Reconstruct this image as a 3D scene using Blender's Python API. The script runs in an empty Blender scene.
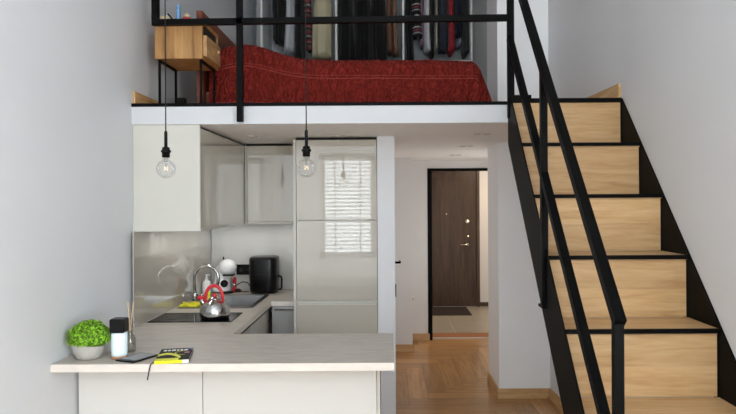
import bpy, bmesh, math, random
from mathutils import Vector, Matrix, noise
random.seed(7)
PI = math.pi
S = bpy.context.scene
COL = S.collection

# ------------------------------------------------------------------ camera
F = 632.0
VPX, VPY = 388.0, 203.0           # where the room's long axis vanishes in the 736x414 frame
YAW, ROLL = math.radians(0.0), math.radians(0.32)
EYE = Vector((0, 0, 1.68))
fw = Vector((-math.sin(YAW), math.cos(YAW), 0))
r0 = Vector((math.cos(YAW), math.sin(YAW), 0))
u0 = Vector((0, 0, 1))
rt = r0 * math.cos(ROLL) - u0 * math.sin(ROLL)
up = u0 * math.cos(ROLL) + r0 * math.sin(ROLL)
_d = Vector((0, 1, 0))
CX = VPX - F * _d.dot(rt) / _d.dot(fw)
CY = VPY + F * _d.dot(up) / _d.dot(fw)
cam = bpy.data.cameras.new('camera')
cam.sensor_fit = 'HORIZONTAL'; cam.sensor_width = 36
cam.lens = 36 * F / 736
cam.shift_x = (368 - CX) / 736
cam.shift_y = (CY - 207) / 736
cam.clip_start = 0.05
co = bpy.data.objects.new('camera', cam); COL.objects.link(co)
co.matrix_world = Matrix(((rt.x, up.x, -fw.x, EYE.x), (rt.y, up.y, -fw.y, EYE.y), (rt.z, up.z, -fw.z, EYE.z), (0, 0, 0, 1)))
S.camera = co

def ray(px, py): return fw + rt * ((px - CX) / F) - up * ((py - CY) / F)
def aty(px, py, Y): d = ray(px, py); return EYE + d * ((Y - EYE.y) / d.y)
def atz(px, py, Z): d = ray(px, py); return EYE + d * ((Z - EYE.z) / d.z)

# ------------------------------------------------------------------ materials
def _n(nt, t, **kw):
    n = nt.nodes.new(t)
    for k, v in kw.items(): setattr(n, k, v)
    return n
def c3(h):
    if isinstance(h, str):
        v = [int(h[i:i + 2], 16) / 255 for i in (0, 2, 4)]
        return tuple(((x / 12.92) if x <= .04045 else ((x + .055) / 1.055) ** 2.4) for x in v) + (1,)
    return tuple(h) + (1,)
def mat(name, col, rough=.5, metal=0, coat=0, noise_amt=0, nscale=6, bump=0, bscale=40, emit=None, spec=.5, tint=False, stretch=(1, 1, 1), trans=0, sheen=0, ior=1.45):
    m = bpy.data.materials.new(name); m.use_nodes = True
    nt = m.node_tree; b = nt.nodes['Principled BSDF']; L = nt.links
    c = c3(col)
    b.inputs['Base Color'].default_value = c
    b.inputs['Roughness'].default_value = rough
    b.inputs['Metallic'].default_value = metal
    b.inputs['Coat Weight'].default_value = coat
    b.inputs['Coat Roughness'].default_value = .03
    b.inputs['Specular IOR Level'].default_value = spec
    b.inputs['Transmission Weight'].default_value = trans
    b.inputs['Sheen Weight'].default_value = sheen
    b.inputs['IOR'].default_value = ior
    tc = _n(nt, 'ShaderNodeTexCoord'); mp = _n(nt, 'ShaderNodeMapping'); mp.inputs['Scale'].default_value = stretch
    L.new(tc.outputs['Object'], mp.inputs['Vector'])
    out = None
    nz = _n(nt, 'ShaderNodeTexNoise'); nz.inputs['Scale'].default_value = nscale; nz.inputs['Detail'].default_value = 6
    L.new(mp.outputs['Vector'], nz.inputs['Vector'])
    mx = _n(nt, 'ShaderNodeMix', data_type='RGBA')
    lo = tuple(x * (1 - noise_amt) for x in c[:3]) + (1,); hi = tuple(min(1, x * (1 + noise_amt * .7)) for x in c[:3]) + (1,)
    mx.inputs[6].default_value = lo; mx.inputs[7].default_value = hi
    L.new(nz.outputs['Fac'], mx.inputs[0]); out = mx.outputs[2]
    if tint:
        a = _n(nt, 'ShaderNodeAttribute', attribute_name='tint')
        mm = _n(nt, 'ShaderNodeMix', data_type='RGBA', blend_type='MULTIPLY'); mm.inputs[0].default_value = 1
        L.new(out, mm.inputs[6]); L.new(a.outputs['Color'], mm.inputs[7]); out = mm.outputs[2]
    L.new(out, b.inputs['Base Color'])
    if bump:
        bn = _n(nt, 'ShaderNodeTexNoise'); bn.inputs['Scale'].default_value = bscale; bn.inputs['Detail'].default_value = 4
        L.new(mp.outputs['Vector'], bn.inputs['Vector'])
        bp = _n(nt, 'ShaderNodeBump'); bp.inputs['Strength'].default_value = bump; bp.inputs['Distance'].default_value = .01
        L.new(bn.outputs['Fac'], bp.inputs['Height']); L.new(bp.outputs['Normal'], b.inputs['Normal'])
    if emit:
        b.inputs['Emission Color'].default_value = c3(emit[0]); b.inputs['Emission Strength'].default_value = emit[1]
    return m
def wood(name, dark, mid, light, axis='x', scale=1.0, rough=.5, uv=False, tint=True, knots=True):
    m = bpy.data.materials.new(name); m.use_nodes = True
    nt = m.node_tree; b = nt.nodes['Principled BSDF']; L = nt.links
    b.inputs['Roughness'].default_value = rough
    tc = _n(nt, 'ShaderNodeTexCoord'); mp = _n(nt, 'ShaderNodeMapping')
    s = {'x': (1.2, 14, 14), 'y': (14, 1.2, 14), 'z': (14, 14, 1.2)}[axis]
    mp.inputs['Scale'].default_value = tuple(v * scale for v in s)
    L.new(tc.outputs['UV' if uv else 'Object'], mp.inputs['Vector'])
    n1 = _n(nt, 'ShaderNodeTexNoise'); n1.inputs['Scale'].default_value = 1.0; n1.inputs['Detail'].default_value = 8; n1.inputs['Distortion'].default_value = 1.2
    n2 = _n(nt, 'ShaderNodeTexNoise'); n2.inputs['Scale'].default_value = 5.5; n2.inputs['Detail'].default_value = 4
    L.new(mp.outputs['Vector'], n1.inputs['Vector']); L.new(mp.outputs['Vector'], n2.inputs['Vector'])
    ad = _n(nt, 'ShaderNodeMath', operation='MULTIPLY_ADD'); ad.inputs[1].default_value = .3; L.new(n2.outputs['Fac'], ad.inputs[0])
    ml = _n(nt, 'ShaderNodeMath', operation='MULTIPLY'); ml.inputs[1].default_value = .7; L.new(n1.outputs['Fac'], ml.inputs[0]); L.new(ml.outputs[0], ad.inputs[2])
    cr = _n(nt, 'ShaderNodeValToRGB'); e = cr.color_ramp.elements
    e[0].position = .33; e[0].color = c3(dark); e[1].position = .66; e[1].color = c3(light)
    k = cr.color_ramp.elements.new(.48); k.color = c3(mid)
    L.new(ad.outputs[0], cr.inputs[0]); out = cr.outputs['Color']
    if tint:
        a = _n(nt, 'ShaderNodeAttribute', attribute_name='tint')
        mm = _n(nt, 'ShaderNodeMix', data_type='RGBA', blend_type='MULTIPLY'); mm.inputs[0].default_value = 1
        L.new(out, mm.inputs[6]); L.new(a.outputs['Color'], mm.inputs[7]); out = mm.outputs[2]
    L.new(out, b.inputs['Base Color'])
    bp = _n(nt, 'ShaderNodeBump'); bp.inputs['Strength'].default_value = .12; bp.inputs['Distance'].default_value = .004
    L.new(ad.outputs[0], bp.inputs['Height']); L.new(bp.outputs['Normal'], b.inputs['Normal'])
    return m
def glassy(name, col, refl=.12, dens=.1):
    """thin clear glass: a transparent body with a fresnel sheen"""
    m = bpy.data.materials.new(name); m.use_nodes = True
    nt = m.node_tree; nt.nodes.clear(); L = nt.links
    o = _n(nt, 'ShaderNodeOutputMaterial'); t = _n(nt, 'ShaderNodeBsdfTransparent'); t.inputs[0].default_value = c3(col)
    g = _n(nt, 'ShaderNodeBsdfGlossy'); g.inputs['Roughness'].default_value = .03
    lw = _n(nt, 'ShaderNodeLayerWeight'); lw.inputs[0].default_value = .35
    ma = _n(nt, 'ShaderNodeMath', operation='MULTIPLY_ADD'); ma.inputs[1].default_value = .35; ma.inputs[2].default_value = dens * .4
    L.new(lw.outputs['Fresnel'], ma.inputs[0])
    mx = _n(nt, 'ShaderNodeMixShader'); L.new(ma.outputs[0], mx.inputs[0]); L.new(t.outputs[0], mx.inputs[1]); L.new(g.outputs[0], mx.inputs[2])
    L.new(mx.outputs[0], o.inputs[0])
    return m

M = {}
M['plaster'] = mat('plaster_paint', 'D5D7DA', .55, noise_amt=.06, nscale=1.6, bump=.12, bscale=7)
M['plaster_r'] = mat('plaster_paint_grey', 'D2D3D4', .5, noise_amt=.06, nscale=1.4, bump=.15, bscale=6)
M['white'] = mat('white_paint', 'E4E6EA', .6, noise_amt=.02)
M['stub'] = mat('stub_paint', 'F6F7F8', .6, noise_amt=.02)
M['slabwhite'] = mat('slab_paint', 'CCCED2', .65, noise_amt=.02)
M['hallwhite'] = mat('hall_paint', 'E2E1E0', .6, noise_amt=.02)
M['ceil'] = mat('ceiling_paint', 'F4F2F0', .7, noise_amt=.02)
M['hobring'] = mat('hob_marking', '2A2A2C', .3, spec=.2)
M['black'] = mat('black_steel', '050505', .5, noise_amt=.1, nscale=20, spec=.1)
M['darksteel'] = mat('dark_steel_plate', '0A0908', .5, noise_amt=.2, nscale=5, spec=.08)
M['oak'] = wood('oak_board', 'B48C5C', 'C6A070', 'D2B084', 'x', scale=1.5)
M['oak_y'] = wood('oak_board_deep', 'A67C4E', 'C09866', 'D2B080', 'y')
M['oak_z'] = wood('oak_block', '744A24', 'A0733F', 'B98C56', 'z')
M['parquet'] = wood('oak_parquet', '8E6238', 'B0814E', 'C29666', 'x', uv=True, rough=.28)
M['doorwood'] = wood('walnut_door', '2C1E16', '43301F', '54402E', 'z', rough=.4, tint=False)
M['headwood'] = wood('cherry_headboard', '4A1E10', '682C18', '7A3A20', 'y', rough=.4, tint=False)
M['gloss'] = mat('gloss_taupe_lacquer', 'C0BAAF', .035, coat=.5, ior=1.6, noise_amt=.01)
M['matte'] = mat('matte_taupe_panel', 'CAC8C0', .4, noise_amt=.015)
M['panelwhite'] = mat('white_panel', 'D9D8D4', .32, noise_amt=.01, coat=.15)
M['glassback'] = mat('lacquered_glass', 'B0AAA0', .03, coat=.6, noise_amt=.01)
M['glassback2'] = mat('lacquered_glass_light', 'C6C5C1', .03, coat=.6, noise_amt=.01)
M['worktop'] = mat('stone_laminate', 'BDB5AA', .42, noise_amt=.42, nscale=4, stretch=(2.2, 16, 6))
M['worktop_edge'] = mat('stone_laminate_edge', 'DDD5CC', .4, noise_amt=.14, nscale=9, stretch=(2, 6, 6))
M['chrome'] = mat('brushed_steel', 'C4C4C4', .16, metal=1, noise_amt=.04)
M['sinksteel'] = mat('sink_steel', '8A8A8A', .28, metal=1, noise_amt=.1, nscale=10)
M['satin'] = mat('satin_grey_front', 'B4B4B4', .3, metal=.3, noise_amt=.05)
M['hob'] = mat('black_ceramic_glass', '050506', .12, spec=.18)
M['gap'] = mat('dark_gap', '1C1A18', .8)
M['whiteplastic'] = mat('white_plastic', 'F2F2F2', .3, coat=.2)
M['blackplastic'] = mat('black_plastic', '080809', .3, spec=.28)
M['blackmatte'] = mat('black_rubber', '121212', .6)
M['redplastic'] = mat('red_plastic', 'CE1F2B', .35, coat=.2)
M['yellow'] = mat('yellow_cloth', 'D9D12A', .8, noise_amt=.1, bump=.4, bscale=60)
M['concrete'] = mat('pale_concrete', 'B4B0AA', .85, noise_amt=.16, nscale=22, bump=.3, bscale=60)
M['leaf'] = mat('leaf_green', '7DB026', .5, noise_amt=.5, nscale=60, tint=True)
M['milk'] = mat('milk_glass_glowing', 'DDEDF2', .25, coat=.4, emit=('DDEEF5', .12))  # faint emission lightens the dispenser body, which is no lamp
M['cork'] = mat('wood_base', 'B98A6A', .6, noise_amt=.15, nscale=30)
M['reed'] = mat('reed', 'D2B28C', .7)
M['clear'] = glassy('clear_glass', 'F2F4F4')
M['bulb'] = glassy('bulb_glass', 'FCFCFC', dens=.06)
M['amber'] = mat('scent_oil', 'A89C8C', .2, noise_amt=.05)
M['filament'] = mat('filament', 'FFE2B0', .5, emit=('FFEBD0', .6))
M['screen'] = mat('reader_screen', '9C9EA0', .45, noise_amt=.06, nscale=40)
M['bookblack'] = mat('book_cover_black', '0C0C0C', .6, spec=.25)
M['bookyellow'] = mat('book_yellow', 'DCDB22', .4)
M['bookwhite'] = mat('book_white', 'E8E8E8', .5)
M['bookpurple'] = mat('book_purple', '6C6494', .5)
M['bookpink'] = mat('book_pink', 'C0709A', .5)
M['paper'] = mat('paper', 'DAD6CC', .8)
M['tile'] = mat('beige_tile', '9C9486', .35, noise_amt=.08, nscale=5)
M['grout'] = mat('pale_grout', 'C9C2B6', .8)
M['corkstrip'] = mat('cork_threshold', '9A6438', .7, noise_amt=.35, nscale=60)
M['mat'] = mat('dark_doormat', '2E241E', .95, noise_amt=.3, nscale=60, bump=.5, bscale=200)
M['ring'] = mat('spot_ring', 'CFCAC4', .4)
M['spotdark'] = mat('spot_lamp', '8A847C', .4)
M['winframe'] = mat('window_frame_white', 'E8E8E8', .4)
M['slat'] = mat('blind_slat', '5E5E5C', .5)
M['brass'] = mat('satin_nickel', 'CFC6B8', .25, metal=1)
M['gold'] = mat('pale_brass', 'D8B98A', .3, metal=.8)
M['blue'] = mat('blue_bottle', '6E9CC8', .3, coat=.3)
M['redglass'] = mat('red_perfume', 'B8323A', .15, coat=.5)
M['cream'] = mat('cream_ceramic', 'CDB99A', .5)
M['wardrobe'] = mat('wardrobe_white', 'EEF0F0', .5, noise_amt=.01)
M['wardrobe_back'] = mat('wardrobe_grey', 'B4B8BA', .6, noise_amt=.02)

# red quilt: woven ripple in the relief
def quilt_mat():
    m = mat('quilted_red_cotton', '7C261F', .85, noise_amt=.35, nscale=14, spec=.15)
    nt = m.node_tree; b = nt.nodes['Principled BSDF']; L = nt.links
    tc = _n(nt, 'ShaderNodeTexCoord')
    w = _n(nt, 'ShaderNodeTexWave', wave_type='BANDS', bands_direction='X'); w.inputs['Scale'].default_value = 9
    w.inputs['Distortion'].default_value = 9; w.inputs['Detail'].default_value = 2; w.inputs['Detail Scale'].default_value = 2.2
    L.new(tc.outputs['Object'], w.inputs['Vector'])
    v = _n(nt, 'ShaderNodeTexVoronoi', feature='SMOOTH_F1'); v.inputs['Scale'].default_value = 26
    L.new(tc.outputs['Object'], v.inputs['Vector'])
    ad = _n(nt, 'ShaderNodeMath', operation='MULTIPLY_ADD'); ad.inputs[1].default_value = 1.1
    L.new(v.outputs['Distance'], ad.inputs[0]); L.new(w.outputs['Fac'], ad.inputs[2])
    bp = _n(nt, 'ShaderNodeBump'); bp.inputs['Strength'].default_value = 1.0; bp.inputs['Distance'].default_value = .015
    L.new(ad.outputs[0], bp.inputs['Height']); L.new(bp.outputs['Normal'], b.inputs['Normal'])
    return m
M['quilt'] = quilt_mat()
M['quiltseam'] = mat('red_piping', '8E3026', .7)

def stripes_mat(name, cols, scale, fold=0.0):
    m = bpy.data.materials.new(name); m.use_nodes = True
    nt = m.node_tree; b = nt.nodes['Principled BSDF']; L = nt.links; b.inputs['Roughness'].default_value = .9
    tc = _n(nt, 'ShaderNodeTexCoord'); sp = _n(nt, 'ShaderNodeSeparateXYZ'); L.new(tc.outputs['Object'], sp.inputs[0])
    mu = _n(nt, 'ShaderNodeMath', operation='MULTIPLY'); mu.inputs[1].default_value = scale; L.new(sp.outputs['Z'], mu.inputs[0])
    fr = _n(nt, 'ShaderNodeMath', operation='FRACT'); L.new(mu.outputs[0], fr.inputs[0])
    cr = _n(nt, 'ShaderNodeValToRGB'); cr.color_ramp.interpolation = 'CONSTANT'
    e = cr.color_ramp.elements
    while len(e) < len(cols): e.new(.5)
    for i, c in enumerate(cols): e[i].position = i / len(cols)
    for i, c in enumerate(cols): e[i].color = c3(c)
    L.new(fr.outputs[0], cr.inputs[0]); L.new(cr.outputs['Color'], b.inputs['Base Color'])
    return m

# ------------------------------------------------------------------ mesh builder
class MB:
    def __init__(s): s.bm = bmesh.new(); s.t = s.bm.loops.layers.float_color.new('tint'); s.uv = s.bm.loops.layers.uv.new('UVMap'); s._mark()
    def _mark(s): s._f = set(s.bm.faces)
    def _new(s): return [f for f in s.bm.faces if f.index == -1 or f not in s._f]
    def _fin(s, faces, tint=1.0, mi=0, smooth=False):
        if not isinstance(tint, tuple): tint = (tint, tint, tint)
        for f in faces:
            f.material_index = mi; f.smooth = smooth
            for l in f.loops: l[s.t] = tuple(tint) + (1,)
        return s
    def box(s, x0, x1, y0, y1, z0, z1, bev=0, tint=1.0, mi=0, M4=None, seg=2):
        tmp = bmesh.new()
        bmesh.ops.create_cube(tmp, size=1)
        for v in tmp.verts: v.co = Vector(((x0 + x1) / 2 + v.co.x * (x1 - x0), (y0 + y1) / 2 + v.co.y * (y1 - y0), (z0 + z1) / 2 + v.co.z * (z1 - z0)))
        if bev: bmesh.ops.bevel(tmp, geom=list(tmp.edges), offset=bev, segments=seg, affect='EDGES', profile=.5)
        return s.merge(tmp, tint, mi, M4, False)
    def merge(s, tmp, tint=1.0, mi=0, M4=None, smooth=True):
        vm = {}
        for v in tmp.verts: vm[v] = s.bm.verts.new(M4 @ v.co if M4 else v.co)
        fs = []
        for f in tmp.faces:
            try: fs.append(s.bm.faces.new([vm[v] for v in f.verts]))
            except ValueError: pass
        tmp.free()
        return s._fin(fs, tint, mi, smooth)
    def grid(s, rows, closed_u=False, closed_v=False, tint=1.0, mi=0, smooth=True, cap=False):
        """rows: a list of rings of points"""
        vs = [[s.bm.verts.new(p) for p in r] for r in rows]
        fs = []; n = len(vs); k = len(vs[0])
        for i in range(n if closed_v else n - 1):
            for j in range(k if closed_u else k - 1):
                q = [vs[i][j], vs[i][(j + 1) % k], vs[(i + 1) % n][(j + 1) % k], vs[(i + 1) % n][j]]
                try: fs.append(s.bm.faces.new(q))
                except ValueError: pass
        if cap:
            for r in (vs[0], vs[-1]):
                try: fs.append(s.bm.faces.new(r))
                except ValueError: pass
        return s._fin(fs, tint, mi, smooth)
    def lathe(s, prof, c=(0, 0, 0), n=32, tint=1.0, mi=0, M4=None, cap=True):
        rows = []
        for r, z in prof:
            ring = []
            for j in range(n):
                a = 2 * PI * j / n; p = Vector((r * math.cos(a), r * math.sin(a), z))
                if M4: p = M4 @ p
                ring.append(p + Vector(c))
            rows.append(ring)
        return s.grid(rows, closed_u=True, tint=tint, mi=mi, cap=cap)
    def tube(s, pts, r, n=10, tint=1.0, mi=0, smooth=True):
        pts = [Vector(p) for p in pts]; rows = []
        prev = None
        for i, p in enumerate(pts):
            d = ((pts[min(i + 1, len(pts) - 1)] - pts[max(i - 1, 0)])).normalized()
            if prev is None:
                a = Vector((0, 0, 1)) if abs(d.z) < .9 else Vector((1, 0, 0)); u = d.cross(a).normalized()
            else: u = (prev - d * prev.dot(d)).normalized()
            prev = u; w = d.cross(u)
            rr = r[i] if isinstance(r, (list, tuple)) else r
            rows.append([p + (u * math.cos(2 * PI * j / n) + w * math.sin(2 * PI * j / n)) * rr for j in range(n)])
        return s.grid(rows, closed_u=True, tint=tint, mi=mi, cap=True, smooth=smooth)
    def bar(s, a, b, w, h=None, side=Vector((1, 0, 0)), tint=1.0, mi=0):
        """a square bar from a to b; w along side, h across"""
        a, b = Vector(a), Vector(b); h = h or w; d = (b - a).normalized()
        sd = (side - d * side.dot(d)).normalized(); t = d.cross(sd)
        rows = [[p + sd * (i * w / 2) + t * (j * h / 2) for i, j in ((-1, -1), (1, -1), (1, 1), (-1, 1))] for p in (a, b)]
        return s.grid(rows, closed_u=True, tint=tint, mi=mi, smooth=False, cap=True)
    def prism(s, poly, ext, tint=1.0, mi=0):
        """polygon of 3-D points pushed along ext"""
        e = Vector(ext); a = [s.bm.verts.new(Vector(p)) for p in poly]; b = [s.bm.verts.new(Vector(p) + e) for p in poly]
        fs = [s.bm.faces.new(a), s.bm.faces.new(b[::-1])]; n = len(a)
        for i in range(n): fs.append(s.bm.faces.new([a[i], b[i], b[(i + 1) % n], a[(i + 1) % n]]))
        return s._fin(fs, tint, mi)
    def ball(s, c, rx, ry=None, rz=None, n=24, m=14, tint=1.0, mi=0, M4=None):
        ry = ry or rx; rz = rz or rx; tmp = bmesh.new()
        bmesh.ops.create_uvsphere(tmp, u_segments=n, v_segments=m, radius=1)
        for v in tmp.verts:
            v.co = Vector((v.co.x * rx, v.co.y * ry, v.co.z * rz))
            if M4: v.co = M4 @ v.co
            v.co += Vector(c)
        return s.merge(tmp, tint, mi)
    def build(s, name, mats, parent=None, local=False):
        bmesh.ops.recalc_face_normals(s.bm, faces=list(s.bm.faces))
        me = bpy.data.meshes.new(name); s.bm.to_mesh(me); s.bm.free()
        for m in (mats if isinstance(mats, (list, tuple)) else [mats]): me.materials.append(m)
        o = bpy.data.objects.new(name, me); COL.objects.link(o)
        if parent is not None:
            o.parent = parent
            if not local:
                off = WORLD.get(parent.name, Vector())
                for v in me.vertices: v.co -= off
        return o
WORLD = {}
def tag(o, label, cat, group=None, kind=None):
    if label: o['label'] = label
    if cat: o['category'] = cat
    if group: o['group'] = group
    if kind: o['kind'] = kind
    return o
def thing(name, label, cat, loc=(0, 0, 0), rz=0, group=None):
    o = bpy.data.objects.new(name, None); COL.objects.link(o); o.location = loc; o.rotation_euler = (0, 0, rz); o.empty_display_size = .05
    WORLD[o.name] = Vector(loc)
    return tag(o, label, cat, group)
def struct(name, mb, m, parent=None):
    o = mb.build(name, m, parent)
    if parent is None: o['kind'] = 'structure'
    return o
def part(name, mb, m, parent, label=None, world=None):
    o = mb.build(name, m, parent)
    if world is not None: WORLD[o.name] = world
    else: WORLD[o.name] = WORLD.get(parent.name, Vector())
    if label: o['label'] = label
    return o

# ------------------------------------------------------------------ layout constants (metres)
XL, XR = -1.64, 1.47
YR = -2.2                # wall behind the viewer
YS = 4.05                # face of the mezzanine slab
ZS0, ZL = 2.192, 2.325     # underside, mezzanine floor
ZC = 4.75                # ceiling of the tall room
YB = 7.95                # far wall of mezzanine / hall
YK = 5.75                # kitchen back wall
XRB = 1.382
CLX = aty(377.4, 250, 4.88).x + .002
XH = .945                # corridor-side face of the wall stub by the stairs
YP0, YP1 = 5.42, 5.98

# floor: herringbone parquet
def herringbone():
    mb = MB(); W, Lp = .17, 1.02; g = .0006
    rnd = random.Random(3)
    x0, x1, y0, y1 = XL, XR, .4, 7.82
    def plank(ax, ay, bx, by, horiz):
        cx0, cx1, cy0, cy1 = max(ax + g, x0), min(bx - g, x1), max(ay + g, y0), min(by - g, y1)
        if cx1 - cx0 < .004 or cy1 - cy0 < .004: return
        vs = [mb.bm.verts.new((x, y, .001)) for x, y in ((cx0, cy0), (cx1, cy0), (cx1, cy1), (cx0, cy1))]
        f = mb.bm.faces.new(vs); t = rnd.uniform(.78, 1.12); w = rnd.uniform(-.03, .03)
        mb._fin([f], (t + w, t, t - w))
        ou, ov = rnd.uniform(0, 50), rnd.uniform(0, 50)
        for l in f.loops:
            x, y = l.vert.co.x, l.vert.co.y
            l[mb.uv].uv = ((x if horiz else y) + ou, (y if horiz else x) + ov)
    for i in range(-80, 120):
        for j in range(-14, 15):
            ox, oy = i * W + j * Lp, i * W - j * Lp + 1.0
            if ox < x0 - 2 or ox > x1 + 2 or oy < y0 - 2 or oy > y1 + 2: continue
            plank(ox, oy, ox + Lp, oy + W, True)
            plank(ox, oy + W, ox + W, oy + W + Lp, False)
    mb.box(XL, XR, YR, 7.82, -.1, -.0005, mi=1)
    vs = [mb.bm.verts.new(p) for p in ((XL, YR, .0005), (XR, YR, .0005), (XR, .4, .0005), (XL, .4, .0005))]
    mb._fin([mb.bm.faces.new(vs)])
    return mb
struct('floor', herringbone(), [M['parquet'], M['gap']])

# shell
struct('wall_left', MB().prism([(XL - .15, YR, -.1), (XL - .053, YR, -.1), (XL - .053, .5, -.1), (XL, 4.05, -.1), (XL, YB, -.1), (XL - .15, YB, -.1)], (0, 0, ZC + .1)), M['plaster'])
SWY0, SWY1, SWZ0, SWZ1 = -2.0, .25, .5, 2.75  # unseen side window, added to brighten the left wall and the room
struct('wall_right', MB().prism([(XR, SWY1, -.1), (XR + .15, SWY1, -.1), (XR + .15, YB, -.1), (XRB, YB, -.1), (XRB, YP0, -.1), (XR, 3.98, -.1)], (0, 0, ZC + .1)).box(XR, XR + .15, YR, SWY0, -.1, ZC).box(XR, XR + .15, SWY0, SWY1, -.1, SWZ0).box(XR, XR + .15, SWY0, SWY1, SWZ1, ZC), M['plaster_r'])
sw_ = MB(); w = .06
sw_.box(XR + .03, XR + .1, SWY0, SWY1, SWZ0, SWZ0 + w).box(XR + .03, XR + .1, SWY0, SWY1, SWZ1 - w, SWZ1).box(XR + .03, XR + .1, SWY0, SWY0 + w, SWZ0, SWZ1).box(XR + .03, XR + .1, SWY1 - w, SWY1, SWZ0, SWZ1).box(XR + .035, XR + .095, -.91, -.84, SWZ0, SWZ1)
sw_o = struct('window_5', sw_, M['winframe'])
MB().box(XR + .06, XR + .065, SWY0 + w, SWY1 - w, SWZ0 + w, SWZ1 - w).build('window_pane', M['clear'], sw_o)
struct('ceiling', MB().box(XL - .15, XR + .15, YR - .2, YB + .2, ZC, ZC + .15), M['white'])
# the wall behind the viewer; its upper window row is added to light the mezzanine
WINS = [(-1.31, -.22, .62, 2.62), (.1, 1.2, .62, 2.62), (-1.31, -.22, 2.95, 4.45), (.1, 1.2, 2.95, 4.45)]
wr = MB()
xs = [XL - .15, -1.31, -.22, .1, 1.2, XR + .15]
for i in range(5):
    if i in (1, 3):
        for z0, z1 in ((-.1, .62), (2.62, 2.95), (4.45, ZC)): wr.box(xs[i], xs[i + 1], YR - .2, YR, z0, z1)
    else: wr.box(xs[i], xs[i + 1], YR - .2, YR, -.1, ZC)
struct('wall_rear', wr, M['white'])
for k, (x0, x1, z0, z1) in enumerate(WINS):
    fr = MB(); w = .11 if k < 2 else .06
    fr.box(x0, x1, YR - .12, YR - .05, z0, z0 + w).box(x0, x1, YR - .12, YR - .05, z1 - w, z1)
    fr.box(x0, x0 + w, YR - .12, YR - .05, z0, z1).box(x1 - w, x1, YR - .12, YR - .05, z0, z1)
    if k > 1: fr.box((x0 + x1) / 2 - .025, (x0 + x1) / 2 + .025, YR - .115, YR - .055, z0 + w, z1 - w)
    wo = struct('window_%d' % (k + 1), fr, M['winframe'])
    MB().box(x0 + w, x1 - w, YR - .09, YR - .085, z0 + w, z1 - w).build('window_pane', M['clear'], wo)
    if k < 2:
        bl = MB(); n = 27
        for i in range(n):
            z = z0 + .05 + (z1 - z0 - .1) * i / (n - 1); a = math.radians(55)
            bl.prism([(x0 + .03, YR - .035 + .02 * math.cos(a), z + .02 * math.sin(a)), (x0 + .03, YR - .035 - .018 * math.cos(a), z - .018 * math.sin(a)),
                      (x0 + .03, YR - .035 - .018 * math.cos(a), z - .018 * math.sin(a) + .0015), (x0 + .03, YR - .035 + .018 * math.cos(a), z + .018 * math.sin(a) + .0015)], (x1 - x0 - .06, 0, 0))
        for xc in (.28, .72): bl.box(x0 + (x1 - x0) * xc - .012, x0 + (x1 - x0) * xc + .012, YR - .058, YR - .054, z0 + .04, z1 - .03)
        bl.box(x0 + .03, x1 - .03, YR - .06, YR - .01, z1 - .03, z1)
        bl.build('window_blind', M['slat'], wo)

# mezzanine slab: white edge, ceiling below, black floor edge, board floor on top
sl = MB().box(XL, XR, YS, YB, ZS0, ZL - .02)
for f in sl.bm.faces:
    f.normal_update()
    if f.normal.z < -.5 or (abs(f.normal.z) > .5 and f.calc_center_median().z < ZS0 + .01): f.material_index = 1  # underside painted lighter in place of missing bounced light
struct('ceiling_slab', sl, [M['slabwhite'], M['ceil']])
struct('floor_mezzanine', MB().box(XL, XR, YS + .015, YB, ZL - .019, ZL), M['oak_y'])
struct('trim_1', MB().box(XL, .80, YS - .004, YS + .014, ZL - .0195, ZL + .002), M['black'])
struct('wall_far', MB().box(XL - .15, .535, YB, YB + .12, -.1, ZL).box(1.34, XR + .15, YB, YB + .12, -.1, ZL).box(.535, 1.34, YB, YB + .12, 2.14, ZL).box(XL - .15, XR + .15, YB, YB + .12, ZL, ZC), M['hallwhite'])
struct('wall_kitchen', MB().box(XL, CLX, YK, YK + .1, 0, ZS0), M['white'])
struct('wall_column', MB().box(CLX, .052, 4.86, 5.75, 0, ZS0).box(-.02, .045, 5.75, 7.13, 0, ZS0), M['white'])
struct('wall_hall_left', MB().box(.045, .27, 7.13, YB, 0, ZS0).box(.27, .482, 7.72, YB, 0, ZS0).box(.482, XR, 7.72, 7.80, 2.10, ZS0), M['hallwhite'])
struct('wall_stub', MB().box(XH, XRB, YP0, YP1, 0, ZS0).box(XH, XRB, YP0, YP1, ZL, ZC), M['stub'])

# baseboards
def board(name, x0, x1, y0, y1, z0=0, h=.085): struct(name, MB().box(x0, x1, y0, y1, z0, z0 + h, bev=.003), M['oak_y' if (y1 - y0) > (x1 - x0) else 'oak'])
board('baseboard_stub', XH - .014, XRB - .014, YP0 - .014, YP0)
board('baseboard_stub_side', XH - .014, XH, YP0 + .001, YP1)
struct('baseboard_right', MB().prism([(XR - .014, 1.0, 0), (XR, 1.0, 0), (XR, 3.98, 0), (XRB, YP0, 0), (XRB - .014, YP0, 0), (XR - .014, 3.98, 0)], (0, 0, .085)), M['oak_y'])
board('baseboard_hall_near', .045, .284, 7.116, 7.13)
board('baseboard_hall_far', .284, .50, 7.706, 7.72)
board('baseboard_mezzanine_left', XL, XL + .016, YS + .02, YB, ZL)
struct('baseboard_mezzanine_right', MB().prism([(XR - .016, YS - .075, ZL + .004), (XR, YS - .075, ZL + .004), (XRB, YP0, ZL + .004), (XRB - .016, YP0, ZL + .004)], (0, 0, .095)), M['oak_y'])

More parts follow.
